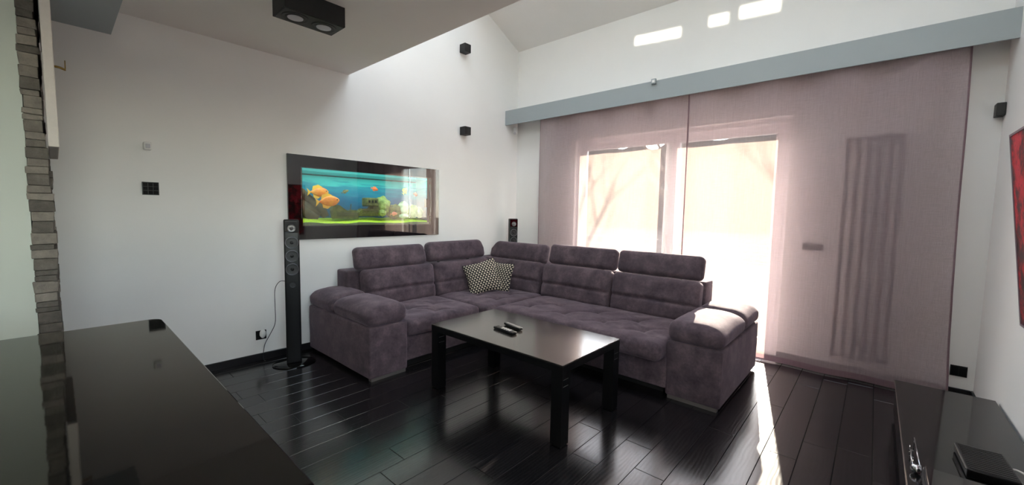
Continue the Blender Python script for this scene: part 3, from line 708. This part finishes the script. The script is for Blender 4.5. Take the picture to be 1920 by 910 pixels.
for c, r, s_, sd, mt, lb in (((-4.66, 2.76, 1.53), .11, (.8, .9, 1.15), 1, 'coral', 'tall lumpy green coral rock beside the ship stern'),
                            ((-4.56, 2.70, 1.45), .055, (.9, 1, .8), 2, 'coral', 'small yellow green coral lump in front of the stern'),
                            ((-4.66, 2.93, 1.47), .10, (.8, 1.1, .9), 3, 'wreck', 'dark mossy rock in the middle of the coral row'),
                            ((-4.66, 3.06, 1.50), .10, (.8, .9, 1.0), 4, 'palerock', 'pale green rock mound below the yellow fish'),
                            ((-4.55, 3.01, 1.41), .055, (.8, 1.4, .6), 5, 'palerock', 'flat pale stone lying on the gravel near the front'),
                            ((-4.66, 3.20, 1.47), .10, (.8, 1, .95), 6, 'coral', 'green coral rock second from the right tank end'),
                            ((-4.66, 3.31, 1.46), .075, (.8, 1, 1), 7, 'palerock', 'pale rock at the right end of the tank')):
    tag(build('aquarium_rock', blob(c, r * .9, s_, sd), mt, None, smooth=True, loc=(c[0], c[1], c[2] - r * s_[2] * .8)), lb, 'rock', 'rocks and corals in the aquarium')
def fish(c, ln, ht, yaw, pitch, mt, label, fin='fin'):
    t = thing('fish', label, 'fish', c, 'fish in the wall aquarium'); T = Matrix.Translation(c) @ rz(yaw) @ rx(pitch)
    # local: length along +y (head), width x, height z
    def P(u, v):
        s_ = u; prof = (sin(pi * min(1, s_ * .96 + .02)) ** .8) * (.62 + .38 * s_); 
        hh = ht / 2 * max(.10 if s_ < .2 else 0.0, prof); a = 2 * pi * v
        return T @ V((hh * .38 * cos(a), (s_ - .5) * ln, hh * sin(a)))
    b = build('body', MB().grid(P, 20, 14), mt, t, smooth=True)
    def fin_(pts): 
        n_ = len(pts); return MB().add([(.0015, y, z) for y, z in pts] + [(-.0015, y, z) for y, z in pts], [tuple(range(n_)), tuple(range(2 * n_ - 1, n_ - 1, -1))] + [(i, i + n_, (i + 1) % n_ + n_, (i + 1) % n_) for i in range(n_)], T)
    build('tail_fin', fin_([(-ln * .46, 0), (-ln * .68, ht * .34), (-ln * .62, 0), (-ln * .68, -ht * .34)]), fin, t)
    build('dorsal_fin', fin_([(ln * .18, ht * .42), (-ln * .05, ht * .62), (-ln * .34, ht * .50), (-ln * .40, ht * .18)]), fin, t)
    build('anal_fin', fin_([(ln * .05, -ht * .40), (-ln * .36, -ht * .16), (-ln * .34, -ht * .46), (-ln * .12, -ht * .58)]), fin, t)
    for s_ in (1, -1): build('eye', MB().lathe([(.0, -.001), (.05 * ht, 0), (.03 * ht, .004)], 10, T @ Matrix.Translation((s_ * ht * .105, ln * .36, ht * .06)) @ ry(s_ * pi / 2)), 'eye', t)
fish((-4.55, 2.045, 1.575), .24, .145, .10, .10, 'orange', 'big orange fish in front, heading right over the driftwood')
fish((-4.66, 1.985, 1.675), .20, .13, .0, .05, 'orange', 'orange fish just behind and above the biggest one')
fish((-4.66, 2.285, 1.695), .085, .038, .0, .38, 'olivefish', 'small olive fish high in the left half of the tank', 'drift')
fish((-4.62, 2.64, 1.74), .085, .05, .0, -.22, 'redfish', 'small red orange fish alone in the blue middle', 'redfish')
fish((-4.60, 3.055, 1.74), .085, .07, .1, .9, 'yellowfish', 'small bright yellow fish in the curtain reflection', 'yellowfish')
fish((-4.64, 3.25, 1.70), .075, .05, .3, -.1, 'redfish', 'small pale red fish nearest the right tank end', 'redfish')
fish((-4.54, 2.86, 1.44), .09, .045, .0, .1, 'pinkfish', 'small salmon pink fish hovering just above the gravel', 'pinkfish')

# ------------------------------------------------------------------ tower speakers
def speaker():
    H = 1.385; t = thing('tower_speaker', 'slim black tower speaker on a round base beside the left arm of the sofa', 'speaker', (0, 0, 0), 'tower speakers')
    build('cabinet', MB().rbox((0, 0, H / 2 + .01), (.105, .128, H - .02), .012, n=(1, 1, 1), seg=3), 'blackp', t, smooth=True, angle=50)
    build('base', MB().lathe([(.185, 0), (.185, .008), (.17, .016), (.06, .022)], 40, Matrix.Diagonal((.8, 1.0, 1, 1))), 'gloss', t, smooth=True, angle=40)
    build('tweeter_plate', MB().box(.0525, .0555, -.054, .054, 1.262, 1.372), 'piano', t)
    F = lambda zz: Matrix.Translation((.0535, 0, zz)) @ ry(pi / 2)
    tw = build('tweeter', MB().lathe([(.034, .0), (.034, .006), (.026, .004), (.018, .003), (.012, .008), (.0, .010)], 24, F(1.305)), 'steel', t, smooth=True, angle=60)
    for zz in (1.17, 1.045, .92):
        d = build('driver', MB().lathe([(.054, 0), (.053, .002), (.046, .003), (.02, -.006), (.02, -.004), (.012, .003), (0, .005)], 28, F(zz)), 'cone', t, smooth=True, angle=60)
        build('trim_ring', MB().lathe([(.049, .002), (.056, .002), (.056, .006), (.051, .007), (.049, .004)], 32, F(zz), cap=False), 'gunmetal', d, smooth=True)
    build('bass_port', MB().lathe([(.028, 0), (.028, .005), (.022, .004), (.02, -.012)], 24, F(.775)), 'cone', t, smooth=True, angle=60)
    return t
sp = speaker(); sp.location = (-4.09, 1.475, 0); sp.rotation_euler = (0, 0, -.33); OFF[sp.name] = V((0, 0, 0))
s2 = clone(sp, (-4.20, 4.735, 0), None, 'slim black tower speaker in the corner behind the sofa')
s2.rotation_euler = (0, 0, -.6)
def smooth_path(p, n_=6):
    p = [V(q) for q in p]; out = []
    for i in range(len(p) - 1):
        a_, b_, c_, d_ = p[max(i - 1, 0)], p[i], p[i + 1], p[min(i + 2, len(p) - 1)]
        for k in range(n_):
            t_ = k / n_; out.append(.5 * ((2 * b_) + (c_ - a_) * t_ + (2 * a_ - 5 * b_ + 4 * c_ - d_) * t_ ** 2 + (3 * b_ - 3 * c_ + d_ - a_) * t_ ** 3))
    return out + [p[-1]]
cab = build('speaker_cable', MB().tube(smooth_path([(-4.135, 1.43, .80), (-4.2, 1.40, .79), (-4.30, 1.39, .70), (-4.34, 1.40, .52), (-4.35, 1.40, .36), (-4.36, 1.36, .26), (-4.37, 1.315, .17), (-4.38, 1.30, .09), (-4.375, 1.295, .02), (-4.33, 1.30, .006)]), .0032, 6), 'cable', None, smooth=True, loc=(-4.3, 1.35, 0))
tag(cab, 'thin dark cable hanging from the tower speaker to the floor', 'cable')

# ------------------------------------------------------------------ wall fittings
def cube_lamp(c, s_, face, label, wd=1.0):
    t = thing('cube_wall_lamp', label, 'lamp', c, 'black cube wall lamps'); h = s_ / 2; x, y, z_ = c
    build('housing', MB().rbox(c, (s_ * wd, s_, s_), .003, n=(1, 1, 1), seg=1), 'black', t)
    for sg in (-1, 1): build('lens', MB().box(x - h * .5 * wd, x + h * .5 * wd, y - h * .5, y + h * .5, z_ + sg * (h + .0006) - .001, z_ + sg * (h + .0006) + .001), 'grille', t)
cube_lamp((XA + .056, 3.865, 3.715), .11, 'x', 'upper black cube lamp high on the left wall')
cube_lamp((XA + .056, 3.88, 2.605), .11, 'x', 'lower black cube lamp on the left wall, right of the aquarium')
cube_lamp((.673, YB - .05, 2.365), .1, 'y', 'black cube lamp on the window wall right of the curtain', .5)
kp = thing('switch_panel', 'black nine-key switch panel on the left wall', 'switch', (XA, .53, 1.58))
build('plate', MB().box(XA, XA + .009, .478, .582, 1.578, 1.682), 'blackp', kp)
for i in range(3):
    for j in range(3): build('key', MB().chamfer(-.014, .014, -.014, .014, 0, .004, .0015, Matrix.Translation((XA + .009, .498 + i * .032, 1.598 + j * .032)) @ ry(pi / 2)), 'key', kp)
dt = thing('room_sensor', 'small white sensor box above the switch panel', 'sensor', (XA, .515, 1.95))
build('housing', MB().rbox((XA + .03, .52, 1.967), (.06, .05, .062), .01, n=(1, 1, 1), seg=3), 'white', dt, smooth=True)
build('lens', MB().rbox((XA + .061, .52, 1.965), (.006, .03, .035), .0025, n=(1, 1, 1), seg=1), 'spotglass', dt, smooth=True)
sk = thing('wall_socket', 'black socket plate low on the left wall near the speaker', 'socket', (XA, 1.29, .2))
build('plate', MB().box(XA, XA + .01, 1.248, 1.338, .205, .292), 'blackp', sk)
build('socket_cup', MB().lathe([(.024, .010), (.026, .012), (.02, .0105)], 20, Matrix.Translation((XA, 1.293, .248)) @ ry(pi / 2)), 'key', sk, smooth=True)
pg = thing('plug_in_device', 'white egg-shaped plug-in unit in the black socket', 'plug', (XA + .012, 1.30, .25))
build('shell', blob((XA + .035, 1.30, .265), .034, (.75, .8, 1.25), 0, 0, 12), 'white', pg, smooth=True)
build('base_ring', MB().lathe([(.022, .011), (.022, .03), (.018, .034)], 20, Matrix.Translation((XA, 1.30, .25)) @ ry(pi / 2)), 'white', pg, smooth=True)
sk2 = thing('double_socket', 'black double socket plate low on the window wall right of the curtain', 'socket', (.605, YB, .17))
build('plate', MB().box(.555, .655, YB - .01, YB, .172, .262), 'blackp', sk2)
for i in (0, 1): build('insert', MB().box(.561 + i * .046, .602 + i * .046, YB - .013, YB - .01, .18, .254), 'key', sk2)
ms = thing('pelmet_sensor', 'tiny grey sensor clipped to the front of the pelmet', 'sensor', (-2.045, 4.75, 3.02))
build('housing', MB().rbox((-2.045, 4.742, 3.045), (.055, .03, .06), .006, n=(1, 1, 1), seg=2), 'pelmet', ms, smooth=True)
build('cap', MB().box(-2.06, -2.03, 4.725, 4.7275, 3.03, 3.06), 'white', ms)
md = thing('motion_detector', 'white motion detector in the corner under the pelmet', 'sensor', (XA + .05, 4.95, 2.7))
build('housing', MB().rbox((XA + .055, 4.94, 2.775), (.055, .05, .1), .012, n=(1, 1, 1), seg=3), 'white', md, smooth=True)
build('lens', blob((XA + .06, 4.925, 2.735), .022, (1, 1, 1), 0, 0, 8), 'spotglass', md, smooth=True)
build('bracket', MB().box(XA, XA + .03, 4.95, 4.97, 2.76, 2.83), 'white', md)

# ------------------------------------------------------------------ ceiling spot box
spt = thing('ceiling_spot_box', 'black rectangular twin spotlight box under the gallery ceiling', 'lamp', (-3.11, 1.28, 2.96))
build('housing', MB().box(-3.222, -2.998, 1.073, 1.483, 2.822, 2.96).box(-3.215, -3.005, 1.08, 1.476, 2.819, 2.822), 'black', spt)
for yy in (1.18, 1.376):
    T = Matrix.Translation((-3.11, yy, 2.819)) @ rx(pi)
    r_ = build('bezel', MB().lathe([(.085, 0), (.085, .004), (.078, .006), (.07, .002), (.062, .0015), (.056, .006), (.052, .003)], 36, T), 'grille', spt, smooth=True, angle=60)
    build('lens', MB().lathe([(.050, .002), (.050, .006), (.03, .008), (0, .0085)], 30, T), 'spotglass', r_, smooth=True, angle=60)

# ------------------------------------------------------------------ bench, devices and picture on the right wall
BZ = .28
bn = thing('low_tv_bench', 'long low gloss black bench along the right wall', 'bench', (.44, 2.7, 0))
build('top', MB().chamfer(.185, XC - .017, 1.2, 4.18, BZ - .03, BZ, .002), 'bench', bn)
build('edge_glint_strip', MB().box(.1815, .185, 1.2, 4.18, BZ - .008, BZ - .002), 'edge_metal', bn)  # added metal strip standing in for the window highlight on the bench edge
build('body', MB().box(.20, XC - .02, 1.22, 4.165, .05, BZ - .03), 'blackp', bn)
for i in range(4): build('drawer_front', MB().box(.190, .2, 1.225 + i * .736, 1.955 + i * .736, .055, BZ - .035), 'bench', bn)
build('plinth', MB().box(.26, XC - .03, 1.3, 4.1, 0, .05), 'soil', bn)
st = thing('set_top_box', 'small black set-top box with perforated top on the bench', 'device', (.47, 2.97, BZ))
T = Matrix.Translation((.475, 2.965, BZ)) @ rz(.04)
bd = build('case', MB().rbox((0, 0, .027), (.17, .30, .044), .006, T, n=(1, 1, 1), seg=2), 'blackp', st, smooth=True, angle=50)
for i in range(13): build('vent_rib', MB().box(-.075, .075, -.135 + i * .0215, -.125 + i * .0215, .049, .0515, T), 'grille', bd)
build('front_edge', MB().box(-.0875, -.0852, -.14, .14, .04, .0435, T), 'edge_metal', bd)
for a, b in ((-.06, -.12), (.06, -.12), (-.06, .12), (.06, .12)): build('foot', MB().lathe([(.012, 0), (.012, .006)], 10, T @ Matrix.Translation((a, b, 0))), 'grille', bd)
pl = thing('disc_player', 'flat black player at the bottom right corner of the picture', 'device', (.45, 2.4, BZ))
build('case', MB().rbox((.455, 2.36, BZ + .034), (.43, .60, .056), .004, n=(1, 1, 1), seg=1), 'blackp', pl)
build('lid', MB().chamfer(.245, .665, 2.065, 2.655, BZ + .062, BZ + .066, .002), 'piano', pl)
build('front_panel', MB().box(.2365, .24, 2.08, 2.64, BZ + .012, BZ + .056), 'grille', pl)
for i in range(4): build('foot', MB().box(.28 + .3 * (i % 2), .32 + .3 * (i % 2), 2.1 + .46 * (i // 2), 2.14 + .46 * (i // 2), BZ, BZ + .006), 'grille', pl)
gd = thing('chrome_gadget', 'small chrome gadget with a thin bright bar beside the black player', 'gadget', (.222, 2.85, BZ))
build('bar', MB().tube([(.232, 2.68, BZ + .045), (.2285, 3.02, BZ + .045)], .0026, 8), 'chrome', gd, smooth=True)
build('knob', blob((.222, 2.70, BZ + .022), .021, (1, 1, 1), 0, 0, 10), 'chrome', gd, smooth=True)
build('stand', MB().tube([(.232, 2.695, BZ + .004), (.232, 2.695, BZ + .046)], .005, 8).tube([(.229, 3.0, BZ + .002), (.229, 3.0, BZ + .046)], .0022, 6), 'chrome', gd, smooth=True)
for i in range(6): build('link', MB().lathe([(.007, -.0015), (.0085, -.0015), (.0085, .0015), (.007, .0015), (.007, -.0015)], 14, Matrix.Translation((.213 + .002 * sin(i * 2), 2.76 + i * .042, BZ + .012)) @ ry(pi / 2 if i % 2 else .3), cap=False), 'chrome', gd)
build('frame_loop', MB().tube([(.215, 2.72, BZ + .012), (.209, 2.80, BZ + .024), (.211, 2.90, BZ + .024), (.218, 2.93, BZ + .012)], .0024, 6), 'chrome', gd, smooth=True)
wc = build('white_cable', MB().tube(smooth_path([(.545, 3.0, BZ + .02), (.575, 2.99, BZ + .035), (.605, 2.95, BZ + .034), (.635, 2.89, BZ + .022), (.66, 2.82, BZ + .01), (.675, 2.74, BZ + .006), (.676, 2.69, BZ + .006)]), .0045, 8), 'wcable', None, smooth=True, loc=(.6, 2.8, BZ))
tag(wc, 'pale cable leaving the set-top box along the bench', 'cable')
pw = thing('red_picture', 'large red and dark abstract picture leaning out from the right wall', 'picture', (.66, 2.85, .9))
T = Matrix.Translation((.672, 0, .9)) @ ry(-.108)
build('canvas', MB().box(-.012, .006, 2.03, 3.655, .012, 1.083, T), 'red', pw)
m_ = MB(); 
for a in ((2.015, 2.03, 0, 1.095), (3.655, 3.67, 0, 1.095), (2.03, 3.655, 0, .012), (2.03, 3.655, 1.083, 1.095)): m_.box(-.016, .012, *a, T)
build('frame', m_, 'picframe', pw)
build('wire', MB().tube([(.60, 2.4, 1.75), (.69, 2.85, 1.98), (.60, 3.3, 1.75)], .002, 5), 'steel', pw)
